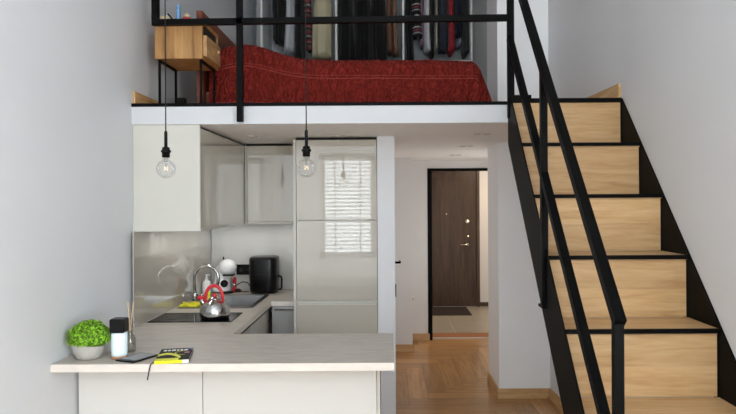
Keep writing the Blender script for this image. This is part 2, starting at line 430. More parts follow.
# entrance behind the hall
struct('floor_entrance', MB().box(.2, 2.4, 7.822, 10.4, -.1, .0, mi=1).box(.2, 2.4, 7.829, 8.13, 0, .004, mi=2)
       .box(.2, .86, 8.14, 8.95, 0, .004).box(.87, 1.6, 8.14, 8.95, 0, .004).box(1.61, 2.4, 8.14, 8.95, 0, .004)
       .box(.2, .86, 8.96, 10.3, 0, .004).box(.87, 1.6, 8.96, 10.3, 0, .004).box(1.61, 2.4, 8.96, 10.3, 0, .004), [M['tile'], M['grout'], M['corkstrip']])
struct('trim_2', MB().box(.536, 1.339, 7.80, 7.828, 0.0015, .012), M['ring'])
struct('wall_entrance_far', MB().box(.1, .66, 10.22, 10.32, 0, 2.5).box(1.47, 2.5, 10.22, 10.32, 0, 2.5).box(.66, 1.47, 10.22, 10.32, 2.3, 2.5), M['hallwhite'])
struct('wall_entrance_left', MB().box(.1, .2, YB + .12, 10.32, 0, 2.5), M['hallwhite'])
struct('wall_entrance_right', MB().box(2.4, 2.5, YB + .12, 10.32, 0, 2.5), M['hallwhite'])
struct('ceiling_entrance', MB().box(.1, 2.5, YB + .12, 10.4, 2.5, 2.6), M['ceil'])
struct('baseboard_entrance', MB().box(1.47, 2.4, 10.205, 10.22, .004, .07), M['doorwood'])
# black steel passage frame
struct('trim_3', MB().box(.483, .535, 7.71, 7.80, .0, 2.099).box(.535, 1.40, 7.71, 7.80, 2.068, 2.099).box(1.34, 1.39, 7.71, 7.80, 0, 2.068), M['black'])

# front door of the flat
d1 = struct('door_1', MB().box(.66, .715, 10.15, 10.24, 0, 2.3).box(1.425, 1.47, 10.15, 10.24, 0, 2.3).box(.66, 1.47, 10.15, 10.24, 2.2, 2.3), M['doorwood'])
lf = MB().box(.715, 1.422, 10.18, 10.23, .01, 2.2, bev=.004)
for x in (.715 + .155, .715 + .31, .715 + .465, .715 + .62): lf.box(x - .004, x + .004, 10.177, 10.182, .15, 2.05)
lf.box(.80, 1.26, 10.172, 10.18, 2.04, 2.06).box(1.25, 1.27, 10.172, 10.18, .12, 2.06).box(.80, .82, 10.172, 10.18, .12, 2.06)
leaf = lf.build('door_leaf', M['doorwood'], d1)
hx = aty(467.5, 244.5, 10.17)
MB().lathe([(0, 0), (.03, 0), (.03, .012), (0, .014)], (0, 0, 0), 20, M4=Matrix.Translation((hx.x, 10.172, hx.z)) @ Matrix.Rotation(PI / 2, 4, 'X')).tube([(hx.x, 10.16, hx.z), (hx.x, 10.12, hx.z), (hx.x - .02, 10.115, hx.z), (hx.x - .12, 10.115, hx.z)], .011).build('door_handle', M['brass'], leaf)
for px, py, r in ((467.5, 221.5, .04), (468, 236.5, .024), (446.3, 214, .015)):
    p = aty(px, py, 10.17)
    MB().lathe([(0, 0), (r, 0), (r, .01), (r * .6, .016), (0, .018)], (0, 0, 0), 20, M4=Matrix.Translation((p.x, 10.172, p.z)) @ Matrix.Rotation(PI / 2, 4, 'X')).build('lock' if r > .02 else 'peephole', M['brass'], leaf)

# interior door in the corridor's left wall, seen edge on, its lever sticking out
d2 = struct('door_2', MB().box(.046, .05, 5.86, 5.93, 0, 2.1).box(.046, .05, 6.72, 6.79, 0, 2.1).box(.046, .05, 5.86, 6.79, 2.03, 2.1), M['hallwhite'])
lf2 = MB().box(.046, .049, 5.931, 6.719, .01, 2.029).build('door_leaf', M['hallwhite'], d2)
hz = aty(399, 262.5, 6.1).z
MB().box(.05, .062, 6.085, 6.115, hz - .1, hz + .03).tube([(.05, 6.1, hz), (.105, 6.1, hz), (.112, 6.11, hz), (.112, 6.21, hz)], .011).build('door_handle', M['black'], lf2)
MB().box(.05, .075, 6.08, 6.12, hz - .33, hz - .21).build('lock', M['black'], lf2)

# doormat
p = atz(447, 315, 0); 
tag(MB().box(.6, 1.24, 9.38, 10.10, .0045, .016, bev=.004).build('doormat', M['mat']), 'dark brown doormat on beige tiles in front of the walnut entrance door', 'doormat')
# small white switch on the far hall wall
p = aty(412.5, 298.5, 7.72)
ws = thing('light_switch', 'small white switch low on the corridor wall left of the black passage frame', 'switch', (.30, 7.719, p.z))
part('base_plate', MB().box(.28, .32, 7.712, 7.7195, p.z - .03, p.z + .03, bev=.002), M['whiteplastic'], ws)
part('rocker', MB().box(.29, .31, 7.706, 7.712, p.z - .02, p.z + .02, bev=.002), M['brass'], ws)

# recessed ceiling spots
SP = [(482, 133.7, 'nearest of the three twin spotlights in the corridor ceiling'), (466.5, 146, 'middle one of the three twin spotlights in the corridor ceiling'),
      (455.6, 154.8, 'farthest of the three twin spotlights in the corridor ceiling, before the walnut door'), (255.5, 135.8, 'twin spotlight in the ceiling above the wall cabinets in the kitchen corner'),
      (336.5, 135.5, 'twin spotlight in the ceiling above the tall glossy kitchen unit')]
for px, py, lb in SP:
    p = atz(px, py, ZS0)
    t = thing('ceiling_spotlight', 'flush white ' + lb, 'spotlight', (p.x, p.y, ZS0 - .001), group='twin ceiling spotlights')
    for s_ in (-1, 1):
        c = (p.x + s_ * .034, p.y, ZS0 - .006)
        r = part('trim_ring', MB().lathe([(.02, .005), (.030, .005), (.031, .001), (.027, -.002), (.022, .0), (.02, .005)], c, 24, cap=False), M['ring'], t)
        part('lamp', MB().lathe([(0, .005), (.02, .005), (.02, .003), (0, .002)], c, 20), M['spotdark'], r)

# ------------------------------------------------------------------ kitchen
ZT = .9
ZU = 1.505
# tall unit
t = thing('tall_cabinet', 'tall glossy taupe kitchen unit with stacked fronts beside the white column', 'cabinet', (-.395, 5.25, 0))
TY = 4.88
TX0, TX1 = aty(293.8, 250, TY).x, aty(377.2, 250, TY).x
part('carcass', MB().box(TX0, TX0 + .02, TY - .012, YK - .002, .0, ZS0 - .02).box(TX0 + .02, TX1, TY + .022, YK - .002, .1, ZS0 - .03).box(TX0 + .02, TX1, TY + .06, YK - .1, 0, .1).box(TX0 + .02, TX1, TY + .02, TY + .03, ZS0 - .03, ZS0 - .002, mi=1), [M['matte'], M['gap']], t)
for z0, z1 in ((1.553, ZS0 - .022), (.932, 1.547), (.11, .908)):
    d = part('door' if z0 > .5 else 'drawer', MB().box(TX0 + .022, TX1 - .001, TY, TY + .02, z0, z1, bev=.002), M['gloss'], t)
    if z0 < 1.5:
        part('handle', MB().box(TX0 + .035, TX1 - .013, TY - .003, TY + .001, z1 - .012, z1 - .006), M['ring'], d)
part('plinth', MB().box(TX0 + .02, TX1, TY + .04, TY + .05, 0, .1), M['matte'], t)
# left wall cabinet
t = thing('wall_cabinet', 'glossy taupe wall cabinet on the left wall with a plain matte end panel', 'cabinet', (-1.43, 4.7, ZU), group='kitchen wall cabinets')
CX1 = aty(199.9, 180, 4.065).x
part('end_panel', MB().box(XL + .002, CX1, 4.065, 4.083, ZU, ZS0 - .001), M['matte'], t)
part('carcass', MB().box(XL + .002, CX1 - .024, 4.083, YK - .002, ZU + .005, ZS0 - .03).box(XL + .002, CX1 - .03, 4.083, YK - .02, ZS0 - .03, ZS0 - .001, mi=1), [M['matte'], M['gap']], t)
part('door', MB().box(CX1 - .022, CX1 - .003, 4.085, 5.345, ZU + .004, ZS0 - .02, bev=.002), M['gloss'], t)
part('handle', MB().box(CX1 - .003, CX1 + .004, 4.095, 5.3, ZU + .002, ZU + .02, bev=.002), M['gloss'], t)
# back wall cabinet
t = thing('wall_cabinet', 'glossy taupe wall cabinet on the back wall left of the tall unit', 'cabinet', (-.97, 5.55, ZU), group='kitchen wall cabinets')
part('carcass', MB().box(CX1 + .003, TX0 - .004, 5.382, YK - .012, ZU + .005, ZS0 - .03).box(CX1 + .003, TX0 - .004, 5.40, YK - .02, ZS0 - .03, ZS0 - .001, mi=1), [M['matte'], M['gap']], t)
part('door', MB().box(CX1 + .016, TX0 - .006, 5.36, 5.38, ZU + .022, ZS0 - .022, bev=.002), M['gloss'], t)
part('corner_filler', MB().box(CX1 + .001, CX1 + .013, 5.352, 5.38, ZU + .004, ZS0 - .022), M['matte'], t)
part('handle', MB().box(CX1 + .016, TX0 - .006, 5.352, 5.366, ZU + .002, ZU + .02, bev=.002), M['gloss'], t)
# glass backsplash
tag(MB().box(-1.6145, -1.607, 3.99, YK - .02, ZT + .002, ZU - .002).build('backsplash_panel', M['glassback']), 'grey taupe glass splashback panel on the left wall beside the black hob', 'backsplash')
tag(MB().box(-1.602, TX0 - .004, YK - .016, YK - .002, ZT + .002, ZU - .002).build('backsplash_panel', M['glassback2']), 'pale grey glass splashback panel on the back wall behind the air fryer', 'backsplash')
# worktops
XI, YI = -.935, 5.04
TH = .038
wt = MB().prism([(XL + .003, 3.792, ZT - TH), (XI, 3.792, ZT - TH), (XI, YI, ZT - TH), (TX0 - .004, YI, ZT - TH), (TX0 - .004, YK - .001, ZT - TH), (XL + .003, YK - .001, ZT - TH)], (0, 0, TH))
def edge_mats(mb):
    for f in mb.bm.faces:
        f.normal_update()
        f.material_index = 0 if abs(f.normal.z) > .5 else 1
    return mb
wto = tag(edge_mats(wt).build('worktop', [M['worktop'], M['worktop_edge']]), 'L-shaped grey stone-look worktop carrying the hob and the steel sink', 'worktop')
tag(edge_mats(MB().prism([(XL - .0125, 3.085, ZT - TH), (.026, 3.085, ZT - TH), (.026, 3.79, ZT - TH), (XL - .001, 3.79, ZT - TH)], (0, 0, TH))).build('worktop', [M['worktop'], M['worktop_edge']]), 'long grey stone-look breakfast counter top with pale front edge', 'worktop')
# peninsula base
t = thing('peninsula_cabinet', 'off-white panelled base under the breakfast counter', 'cabinet', (-.85, 3.55, 0))
part('carcass', MB().box(XL + .004, -.052, 3.352, 3.785, .0, ZT - TH - .002), M['matte'], t)
xs_ = atz(202.5, 380, .75); xseam = aty(202.7, 390, 3.33).x
part('front_panel', MB().box(XL + .004, xseam - .002, 3.33, 3.35, .08, ZT - TH - .004, bev=.001), M['panelwhite'], t)
part('front_panel', MB().box(xseam + .002, -.066, 3.33, 3.35, .08, ZT - TH - .004, bev=.001), M['panelwhite'], t)
part('end_panel', MB().box(-.063, -.047, 3.325, 3.785, 0, ZT - TH - .003), M['matte'], t)
# sink run base, dishwasher
t = thing('base_cabinet', 'taupe base cabinet under the hob and sink', 'cabinet', (-1.3, 4.4, 0))
part('carcass', MB().box(XL + .004, XI - .045, 3.80, YK - .03, 0, .70), M['matte'], t)
for k in range(2):
    y0 = 3.80 + k * .62
    d = part('door', MB().box(XI - .042, XI - .022, y0 + .002, y0 + .618, .1, ZT - TH - .032, bev=.002), M['gloss'], t)
    part('handle', MB().box(XI - .05, XI - .024, y0 + .002, y0 + .618, ZT - TH - .03, ZT - TH - .004), M['gap'], d)
t = thing('dishwasher', 'grey metal fronted dishwasher under the back worktop left of the tall unit', 'dishwasher', (-.83, 5.35, 0))
part('body', MB().box(XI - .0, TX0 - .004, YI + .05, YK - .05, 0.02, ZT - TH - .004), M['blackplastic'], t)
dd = part('door', MB().box(XI - .0, TX0 - .004, YI + .025, YI + .048, .1, ZT - TH - .004, bev=.002), M['satin'], t)
part('handle', MB().box(XI + .02, TX0 - .008, YI + .012, YI + .026, ZT - .075, ZT - .055, bev=.003), M['chrome'], dd)
# hob
HY0, HY1 = 4.165, 4.505
t = thing('hob', 'black glass ceramic hob set into the worktop beside the splashback', 'hob', (-1.31, 4.33, ZT))
part('glass_plate', MB().box(-1.592, -1.04, HY0, HY1, ZT + .0005, ZT + .006, bev=.0015), M['hob'], t)
for cx in (-1.45, -1.18):
    part('burner_ring', MB().lathe([(.085, 0), (.088, 0), (.088, .0004), (.085, .0004), (.085, 0)], (cx, 4.33, ZT + .0062), 40, cap=False), M['hobring'], t)
# sink
t = thing('kitchen_sink', 'stainless steel inset sink in the worktop behind the hob', 'sink', (-1.3, 5.06, ZT))
SX0, SX1, SY0, SY1 = -1.58, -1.015, 4.72, 5.40
BX0, BX1, BY0, BY1 = -1.42, -1.05, 4.80, 5.36
part('rim', MB().box(SX0, BX0, SY0, SY1, ZT + .0005, ZT + .005).box(BX1, SX1, SY0, SY1, ZT + .0005, ZT + .005).box(BX0, BX1, SY0, BY0, ZT + .0005, ZT + .005).box(BX0, BX1, BY1, SY1, ZT + .0005, ZT + .005), M['sinksteel'], t)
bw = MB(); d_ = .16
bw.grid([[Vector((x, y, z)) for x, y in ((BX0, BY0), (BX1, BY0), (BX1, BY1), (BX0, BY1))] if i == 0 else [Vector((x, y, z)) for x, y in ((BX0 + .02, BY0 + .02), (BX1 - .02, BY0 + .02), (BX1 - .02, BY1 - .02), (BX0 + .02, BY1 - .02))] for i, z in enumerate((ZT + .004, ZT - d_))], closed_u=True, smooth=False)
bw.box(BX0 + .02, BX1 - .02, BY0 + .02, BY1 - .02, ZT - d_ - .002, ZT - d_)
part('bowl', bw, M['sinksteel'], t)
part('drain', MB().lathe([(0, 0), (.035, 0), (.035, .004), (0, .004)], ((BX0 + BX1) / 2, 5.1, ZT - d_ + .0), 20), M['chrome'], t)
# cut the worktop under the bowl
cut = MB().box(BX0 - .002, BX1 + .002, BY0 - .002, BY1 + .002, ZT - .2, ZT + .1)
cme = bpy.data.meshes.new('cut'); cut.bm.to_mesh(cme); cut.bm.free()
cob = bpy.data.objects.new('cut', cme); COL.objects.link(cob)
md = wto.modifiers.new('cut', 'BOOLEAN'); md.object = cob; md.operation = 'DIFFERENCE'; md.solver = 'EXACT'
dg = bpy.context.evaluated_depsgraph_get(); dg.update()
nm = bpy.data.meshes.new_from_object(wto.evaluated_get(dg)); wto.modifiers.clear(); wto.data = nm
bpy.data.objects.remove(cob)
# faucet
FX, FY = -1.562, 5.1
t = thing('kitchen_faucet', 'tall chrome swan-neck faucet rising beside the sink', 'faucet', (FX, FY, ZT + .005))
part('base', MB().lathe([(0, 0), (.026, 0), (.026, .05), (.022, .055), (0, .056)], (FX, FY, ZT + .005), 24), M['chrome'], t)
R_ = .098; ph = []
for i in range(19):
    a = PI - (PI * 1.08) * i / 18; ph.append((FX + R_ + R_ * math.cos(a), FY - .02, 1.085 + R_ * math.sin(a)))
part('spout', MB().tube([(FX, FY, ZT + .06), (FX, FY - .01, 1.0), (FX, FY - .02, 1.08)] + ph[1:] + [(ph[-1][0] - .006, FY - .02, 1.02)], .0125, 14), M['chrome'], t)
part('lever', MB().tube([(FX + .02, FY, ZT + .035), (FX + .07, FY - .01, ZT + .05)], .007), M['chrome'], t)
# soap bottle
bx, by = -1.566, 5.44
t = thing('soap_dispenser', 'white pump soap bottle standing behind the chrome faucet', 'soap bottle', (bx, by, ZT))
part('bottle', MB().lathe([(0, 0), (.034, 0), (.036, .01), (.036, .09), (.028, .115), (.013, .125), (.013, .135), (0, .135)], (bx, by, ZT + .001), 24), M['whiteplastic'], t)
part('pump', MB().lathe([(0, .135), (.016, .135), (.016, .145), (.005, .147), (.005, .165), (0, .165)], (bx, by, ZT + .001), 16).tube([(bx - .01, by, ZT + .168), (bx + .03, by, ZT + .168)], .006), M['whiteplastic'], t)
# yellow cloth folded at the sink
def cloth():
    mb = MB(); rows = []
    p0 = atz(183.5, 306, ZT + .006); p1 = atz(198.5, 300.5, ZT + .006)
    nx, ny = 14, 10
    for i in range(nx + 1):
        row = []
        for j in range(ny + 1):
            u, v = i / nx, j / ny
            x = -1.575 + .135 * u + .01 * math.sin(6 * v); y = 4.75 + .17 * v + .012 * math.sin(5 * u)
            z = ZT + .012 + .016 * (.5 + .5 * math.sin(9 * u + 3 * v)) * (.4 + .6 * math.sin(PI * v)) + .006 * math.sin(17 * v + 5 * u)
            row.append(Vector((x, y, z)))
        rows.append(row)
    mb.grid(rows)
    low = [[Vector((q.x, q.y, ZT + .0058)) for q in r] for r in rows]
    mb.grid(low)
    for a, b in ((rows[0], low[0]), (rows[-1], low[-1]), ([r[0] for r in rows], [r[0] for r in low]), ([r[-1] for r in rows], [r[-1] for r in low])): mb.grid([a, b])
    bmesh.ops.remove_doubles(mb.bm, verts=list(mb.bm.verts), dist=1e-5)
    return mb
tag(cloth().build('dishcloth', M['yellow']), 'crumpled yellow dishcloth on the sink rim by the faucet', 'dishcloth')
# yellow sponge behind the kettle
p = aty(208.9, 292, 4.76)
t = thing('dish_brush', 'small yellow scrubber standing on the sink edge behind the red kettle handle', 'scrubber', (p.x, 4.76, ZT + .005))
part('grip', MB().lathe([(0, 0), (.014, 0), (.016, .03), (.010, .055), (.012, .11), (0, .115)], (p.x, 4.76, ZT + .0055), 16), M['yellow'], t)
# coffee machine
cx, cy = aty(226, 290, 5.55).x, 5.56
t = thing('coffee_machine', 'rounded white capsule coffee machine with black port beside the black air fryer', 'coffee machine', (cx, cy, ZT))
body = MB(); rows = []
for i in range(15):
    s_ = i / 14; z = ZT + .015 + .25 * s_; xo = cx - .05 + .052 * s_ ** 2; r = .086 * (1 - .35 * math.sin(PI * min(1, s_ * 1.0)) * .6) * (1 if i < 13 else .7)
    rows.append([Vector((xo + r * 1.0 * math.cos(a), cy + .03 + r * 1.1 * math.sin(a), z)) for a in [2 * PI * k / 24 for k in range(24)]])
body.grid(rows, closed_u=True, cap=True)
bo = part('body', body, M['whiteplastic'], t)
part('head', MB().ball((cx + .018, cy - .02, ZT + .225), .078, .085, .072), M['whiteplastic'], t)
part('drip_tray', MB().lathe([(0, 0), (.055, 0), (.058, .012), (.05, .016), (0, .016)], (cx + .012, cy - .03, ZT + .001), 28), M['blackplastic'], t)
part('capsule_slot', MB().box(cx - .01, cx + .085, cy - .09, cy - .02, ZT + .155, ZT + .168, bev=.004), M['blackplastic'], t)
part('water_port', MB().lathe([(0, 0), (.030, 0), (.032, .02), (0, .022)], (0, 0, 0), 24, M4=Matrix.Translation((cx - .005, cy - .035, ZT + .085)) @ Matrix.Rotation(PI / 2, 4, 'X')), M['blackplastic'], t)
part('lever', MB().tube([(cx - .02, cy, ZT + .29), (cx - .025, cy, ZT + .315)], .006), M['blackplastic'], t)
# red capsule holder
p = aty(232.7, 284, 5.56)
t = thing('capsule_stand', 'small red capsule stand between the coffee machine and the air fryer', 'stand', (p.x + .01, 5.60, ZT))
part('post', MB().box(p.x - .004, p.x + .022, 5.585, 5.61, ZT + .001, ZT + .13, bev=.004), M['redplastic'], t)
for k in range(3): part('capsule', MB().lathe([(0, 0), (.016, 0), (.012, .025), (0, .025)], (p.x + .009, 5.57, ZT + .02 + .035 * k), 14), M['redplastic' if k != 1 else 'chrome'], t)
# socket strip on the glass
a_, b_ = aty(236.5, 264.5, YK - .03), aty(266, 274.5, YK - .03)
t = thing('socket_strip', 'black wall socket strip on the splashback behind the air fryer', 'socket', (a_.x, YK - .016, b_.z))
so = part('housing', MB().box(a_.x, b_.x, YK - .034, YK - .0165, b_.z, a_.z, bev=.003), M['blackplastic'], t)
for k in range(3):
    part('outlet', MB().lathe([(0, 0), (.024, 0), (.024, .003), (.02, .003), (.019, .001), (0, .001)], (0, 0, 0), 20, M4=Matrix.Translation((a_.x + .045 + .075 * k, YK - .0345, (a_.z + b_.z) / 2)) @ Matrix.Rotation(PI / 2, 4, 'X')), M['blackmatte'], t)
# air fryer
ax_, ay_ = aty(264.3, 285, 5.56).x, 5.572
t = thing('air_fryer', 'large black rounded air fryer on the back worktop', 'air fryer', (ax_, ay_, ZT))
def squircle(hw, hd, z, n=40, k=3.6):
    out = []
    for j in range(n):
        a = 2 * PI * j / n; c, s_ = math.cos(a), math.sin(a)
        out.append(Vector((ax_ + hw * math.copysign(abs(c) ** (2 / k), c), ay_ + hd * math.copysign(abs(s_) ** (2 / k), s_), z)))
    return out
rows = [squircle(.112, .125, ZT + .004), squircle(.119, .132, ZT + .03), squircle(.122, .135, ZT + .15), squircle(.122, .135, ZT + .292), squircle(.119, .132, ZT + .308), squircle(.108, .12, ZT + .316), squircle(.06, .06, ZT + .317)]
part('body', MB().grid(rows, closed_u=True, cap=True), M['blackplastic'], t)
part('basket_seam', MB().grid([squircle(.1225, .1357, ZT + .168), squircle(.1235, .1367, ZT + .17), squircle(.1225, .1357, ZT + .172)], closed_u=True), M['blackmatte'], t)
part('handle', MB().tube([(ax_ + .125, ay_ - .02, ZT + .145), (ax_ + .15, ay_ - .03, ZT + .142), (ax_ + .157, ay_ - .03, ZT + .12), (ax_ + .157, ay_ - .03, ZT + .05), (ax_ + .15, ay_ - .03, ZT + .03), (ax_ + .125, ay_ - .02, ZT + .028)], .008), M['blackplastic'], t)
# plug cable
p0 = Vector((ax_ - .14, 5.66, ZT + .03))
tag(MB().tube([p0, (ax_ - .17, 5.66, ZT + .075), (ax_ - .21, 5.64, ZT + .085), (ax_ - .255, 5.62, ZT + .06), (ax_ - .27, 5.60, ZT + .02), (ax_ - .25, 5.58, ZT + .006), (ax_ - .17, 5.57, ZT + .006), (ax_ - .137, 5.57, ZT + .007)], .0045).ball((ax_ - .235, 5.575, ZT + .018), .026, .024, .016).build('power_cable', M['blackmatte']), 'looped black power cable lying left of the air fryer', 'cable')
# kettle
kx, ky = aty(213.2, 310, 4.25).x, 4.29
kz = ZT + .0066
t = thing('kettle', 'round steel stovetop kettle with red arched handle on the hob', 'kettle', (kx, ky, kz))
part('body', MB().lathe([(0, 0), (.086, 0), (.095, .006), (.101, .03), (.099, .058), (.088, .088), (.068, .11), (.045, .124), (.043, .128), (0, .128)], (kx, ky, kz), 48), M['chrome'], t)
li = part('lid', MB().lathe([(0, .127), (.043, .1285), (.041, .134), (.02, .142), (0, .144)], (kx, ky, kz), 32), M['chrome'], t)
part('knob', MB().ball((kx, ky, kz + .155), .015, .015, .014), M['redplastic'], li)
ha = [(kx + .058 * math.cos(PI * i / 16) + .004, ky - .03 + .06 * 0, kz + .125 + .098 * math.sin(PI * i / 16) ** .8 if 0 < i < 16 else kz + .112) for i in range(17)]
part('handle', MB().tube(ha, [.0085] + [.0115] * 15 + [.0085], 12), M['redplastic'], t)
part('spout', MB().tube([(kx - .06, ky + .0, kz + .08), (kx - .085, ky, kz + .115), (kx - .098, ky, kz + .135)], [.024, .018, .015], 14), M['chrome'], t)
part('whistle', MB().tube([(kx - .094, ky, kz + .128), (kx - .108, ky, kz + .15)], [.018, .016], 14).tube([(kx - .105, ky, kz + .147), (kx - .07, ky - .01, kz + .135)], .008), M['redplastic'], t)

# ------------------------------------------------------------------ things on the breakfast counter
px_, py_ = aty(88.6, 350, 3.215).x, 3.215
t = thing('potted_plant', 'small bushy green plant in a pale concrete bowl at the counter end by the wall', 'potted plant', (px_, py_, ZT))
po = part('pot', MB().lathe([(0, .0), (.05, .0), (.056, .004), (.07, .03), (.078, .06), (.08, .085), (.077, .096), (.072, .096), (.07, .08), (0, .078)], (px_, py_, ZT + .001), 40), M['concrete'], t)
fo = MB(); rnd = random.Random(5)
for i in range(2600):
    th = rnd.uniform(0, 2 * PI); ph_ = math.acos(rnd.uniform(-.28, 1)); rr = rnd.uniform(.80, 1.03) * (1 + .10 * noise.noise(Vector((th * 2, ph_ * 3, 1))))
    d = Vector((math.sin(ph_) * math.cos(th), math.sin(ph_) * math.sin(th), math.cos(ph_)))
    c = Vector((px_ + .004 + d.x * .100 * rr, py_ + d.y * .10 * rr, ZT + .104 + d.z * .086 * rr))
    nrm = (d + Vector((rnd.uniform(-.6, .6), rnd.uniform(-.6, .6), rnd.uniform(-.3, .7)))).normalized()
    tx = nrm.orthogonal().normalized(); tx.rotate(Matrix.Rotation(rnd.uniform(0, 6.28), 3, nrm)); ty = nrm.cross(tx)
    L_, W_ = rnd.uniform(.006, .0105), rnd.uniform(.003, .0055)
    if c.x - L_ < XL - .008: c.x = XL - .008 + L_
    q = [c - tx * L_, c - ty * W_ + nrm * .002, c + tx * L_, c + ty * W_ + nrm * .002]
    f = fo.bm.faces.new([fo.bm.verts.new(v) for v in q])
    shade = rnd.uniform(.35, 1.6); fo._fin([f], (shade * rnd.uniform(.85, 1.15), shade, shade * .8))
part('foliage', fo, M['leaf'], t)
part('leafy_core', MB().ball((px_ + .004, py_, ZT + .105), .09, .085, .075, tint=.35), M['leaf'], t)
# white dispenser, no lamp; the glow of its body is added
dx, dy = aty(119.4, 350, 3.21).x, 3.21
t = thing('white_dispenser', 'milky white cylinder dispenser with black top and wooden base beside the plant', 'dispenser', (dx, dy, ZT))
part('base', MB().lathe([(0, 0), (.037, 0), (.038, .012), (.037, .014), (0, .014)], (dx, dy, ZT + .001), 32), M['cork'], t)
part('body', MB().lathe([(0, .0145), (.038, .0145), (.039, .03), (.039, .115), (.038, .130), (0, .130)], (dx, dy, ZT + .001), 40), M['milk'], t)
part('cap', MB().box(dx - .037, dx + .037, dy - .036, dy + .036, ZT + .132, ZT + .203, bev=.008, seg=3), M['blackplastic'], t)
wx, wy = aty(109.6, 349, 3.36).x, 3.36
t = thing('ceramic_jar', 'little white jar half hidden between the plant and the black-topped dispenser', 'jar', (wx, wy, ZT))
part('body', MB().lathe([(0, 0), (.02, 0), (.023, .006), (.023, .05), (.019, .058), (0, .058)], (wx, wy, ZT + .001), 24), M['whiteplastic'], t)
part('lid', MB().lathe([(0, .0585), (.02, .0585), (.02, .066), (.004, .07), (0, .07)], (wx, wy, ZT + .001), 24), M['whiteplastic'], t)
rx, ry = aty(128.9, 350, 3.33).x, 3.345
t = thing('reed_diffuser', 'glass reed diffuser with pale wooden sticks behind the white dispenser', 'diffuser', (rx, ry, ZT))
part('bottle', MB().lathe([(0, 0), (.027, 0), (.03, .004), (.03, .07), (.024, .085), (.015, .092), (.015, .112), (.017, .114), (.012, .114), (.012, .09), (.026, .068), (.026, .006), (0, .006)], (rx, ry, ZT + .001), 28), M['clear'], t)
part('oil', MB().lathe([(0, .007), (.025, .007), (.025, .04), (0, .04)], (rx, ry, ZT + .001), 24), M['amber'], t)
for k, (ex, ey) in enumerate(((-.016, .01), (-.004, -.012), (.02, .0), (.012, .014))):
    part('reed', MB().tube([(rx - ex * .5, ry - ey * .5, ZT + .012), (rx + ex, ry + ey, ZT + .262)], .0024, 6), M['reed'], t)

def slab_frame(pts):
    """centre, half sizes and turn of a flat rectangle from four table points"""
    c = sum(pts, Vector()) / 4
    u = ((pts[1] + pts[2]) - (pts[0] + pts[3])) / 2; v = ((pts[2] + pts[3]) - (pts[0] + pts[1])) / 2
    return c, u.length, v.length, math.atan2(u.y, u.x)
# e-reader
pts = [atz(x, y, ZT + .008) for x, y in ((114.8, 360), (135.5, 361.8), (157, 354.6), (140.8, 352))]
for q in pts: q.z = ZT
c, lu, lv, az = slab_frame(pts)
lv = min(lv, .19); 
t = thing('e_reader', 'thin black e-reader with grey screen lying beside the yellow and black book', 'e-reader', (c.x, c.y, ZT), az)
MB().box(-lu / 2, lu / 2, -lv / 2, lv / 2, .001, .009, bev=.003, seg=3).build('body', M['blackplastic'], t, local=True)
MB().box(-lu / 2 + .012, lu / 2 - .012, -lv / 2 + .026, lv / 2 - .012, .0091, .0096).build('screen', M['screen'], t, local=True)
ERD = (lu, lv, az)
# book
pts = [atz(x, y, ZT + .016) for x, y in ((153.5, 361.6), (187.6, 359.6), (194.6, 347.8), (162.5, 349.3))]
for q in pts: q.z = ZT
c, lu, lv, az = slab_frame(pts)
BKD = (lu, lv, az)
t = thing('paperback_book', 'black and yellow paperback lying on the counter with its spine to the front', 'book', (c.x, c.y, ZT), az)
hu, hv = lu / 2, lv / 2
MB().box(-hu + .003, hu - .003, -hv + .004, hv - .003, .003, .0155).build('pages', M['paper'], t, local=True)
cv = MB().box(-hu, hu, -hv, hv, .001, .003).box(-hu, hu, -hv, -hv + .003, .001, .0175, mi=1).box(-hu, hu, -hv, hv, .0156, .0176)
z_ = .0177
cv.box(-hu, hu * .62, -hv - .0004, -hv + .0005, .0012, .0174, mi=1).box(hu * .62, hu, -hv - .0006, -hv + .0005, .0012, .0174, mi=2)
cv.box(-hu * .99, hu * .38, -hv + .001, -hv * .66, z_ - .0002, z_ + .0004, mi=1)
sw = [Vector((-hu * .98 + (hu * 1.42) * i / 20, -hv * .30 + hv * .42 * math.sin(PI * (.12 + .88 * i / 20)) - hv * .28 * (i / 20) ** 2, z_)) for i in range(21)]
for a, b in zip(sw, sw[1:]):
    w = .021
    cv.prism([a + Vector((0, -w, 0)), b + Vector((0, -w, 0)), b + Vector((0, w, 0)), a + Vector((0, w, 0))], (0, 0, .0005), mi=1)
cv.prism([(hu * .62, hv * .98, z_), (hu * .99, hv * .98, z_), (hu * .99, hv * .55, z_)], (0, 0, .0005), mi=3)
ar = [Vector((hu * .62 + .05 * math.cos(a), hv * .18 + .042 * math.sin(a), z_)) for a in [PI * .55 + PI * .95 * i / 14 for i in range(15)]]
for a, b in zip(ar, ar[1:]): cv.bar(a, b, .004, .0008, side=Vector((0, 0, 1)).cross(b - a).normalized(), mi=1)
cv.box(hu * .56, hu * .86, hv * .12, hv * .30, z_, z_ + .0005, mi=4)
xx = -hu * .8
for w_ in (.016, .012, .02, .010, .014, .018):
    cv.box(xx, xx + w_, hv * .55, hv * .78, z_, z_ + .0005, mi=2); xx += w_ + .006
cv.build('cover', [M['bookblack'], M['bookyellow'], M['bookwhite'], M['bookpurple'], M['bookpink']], t, local=True)
p1, p2 = atz(153.2, 363.2, ZT), Vector()
rb = MB(); q0 = Vector((p1.x + .01, 3.14, ZT + .006)); qs = [q0, Vector((p1.x, 3.098, ZT + .004)), Vector((p1.x - .004, 3.079, ZT - .002)), Vector((p1.x - .01, 3.075, ZT - .03)), Vector((p1.x - .018, 3.074, ZT - .075))]
for a, b in zip(qs, qs[1:]): rb.bar(a, b, .006, .0012, side=Vector((1, 0, 0)))
rb_o = rb.build('ribbon', M['blackmatte'], t)
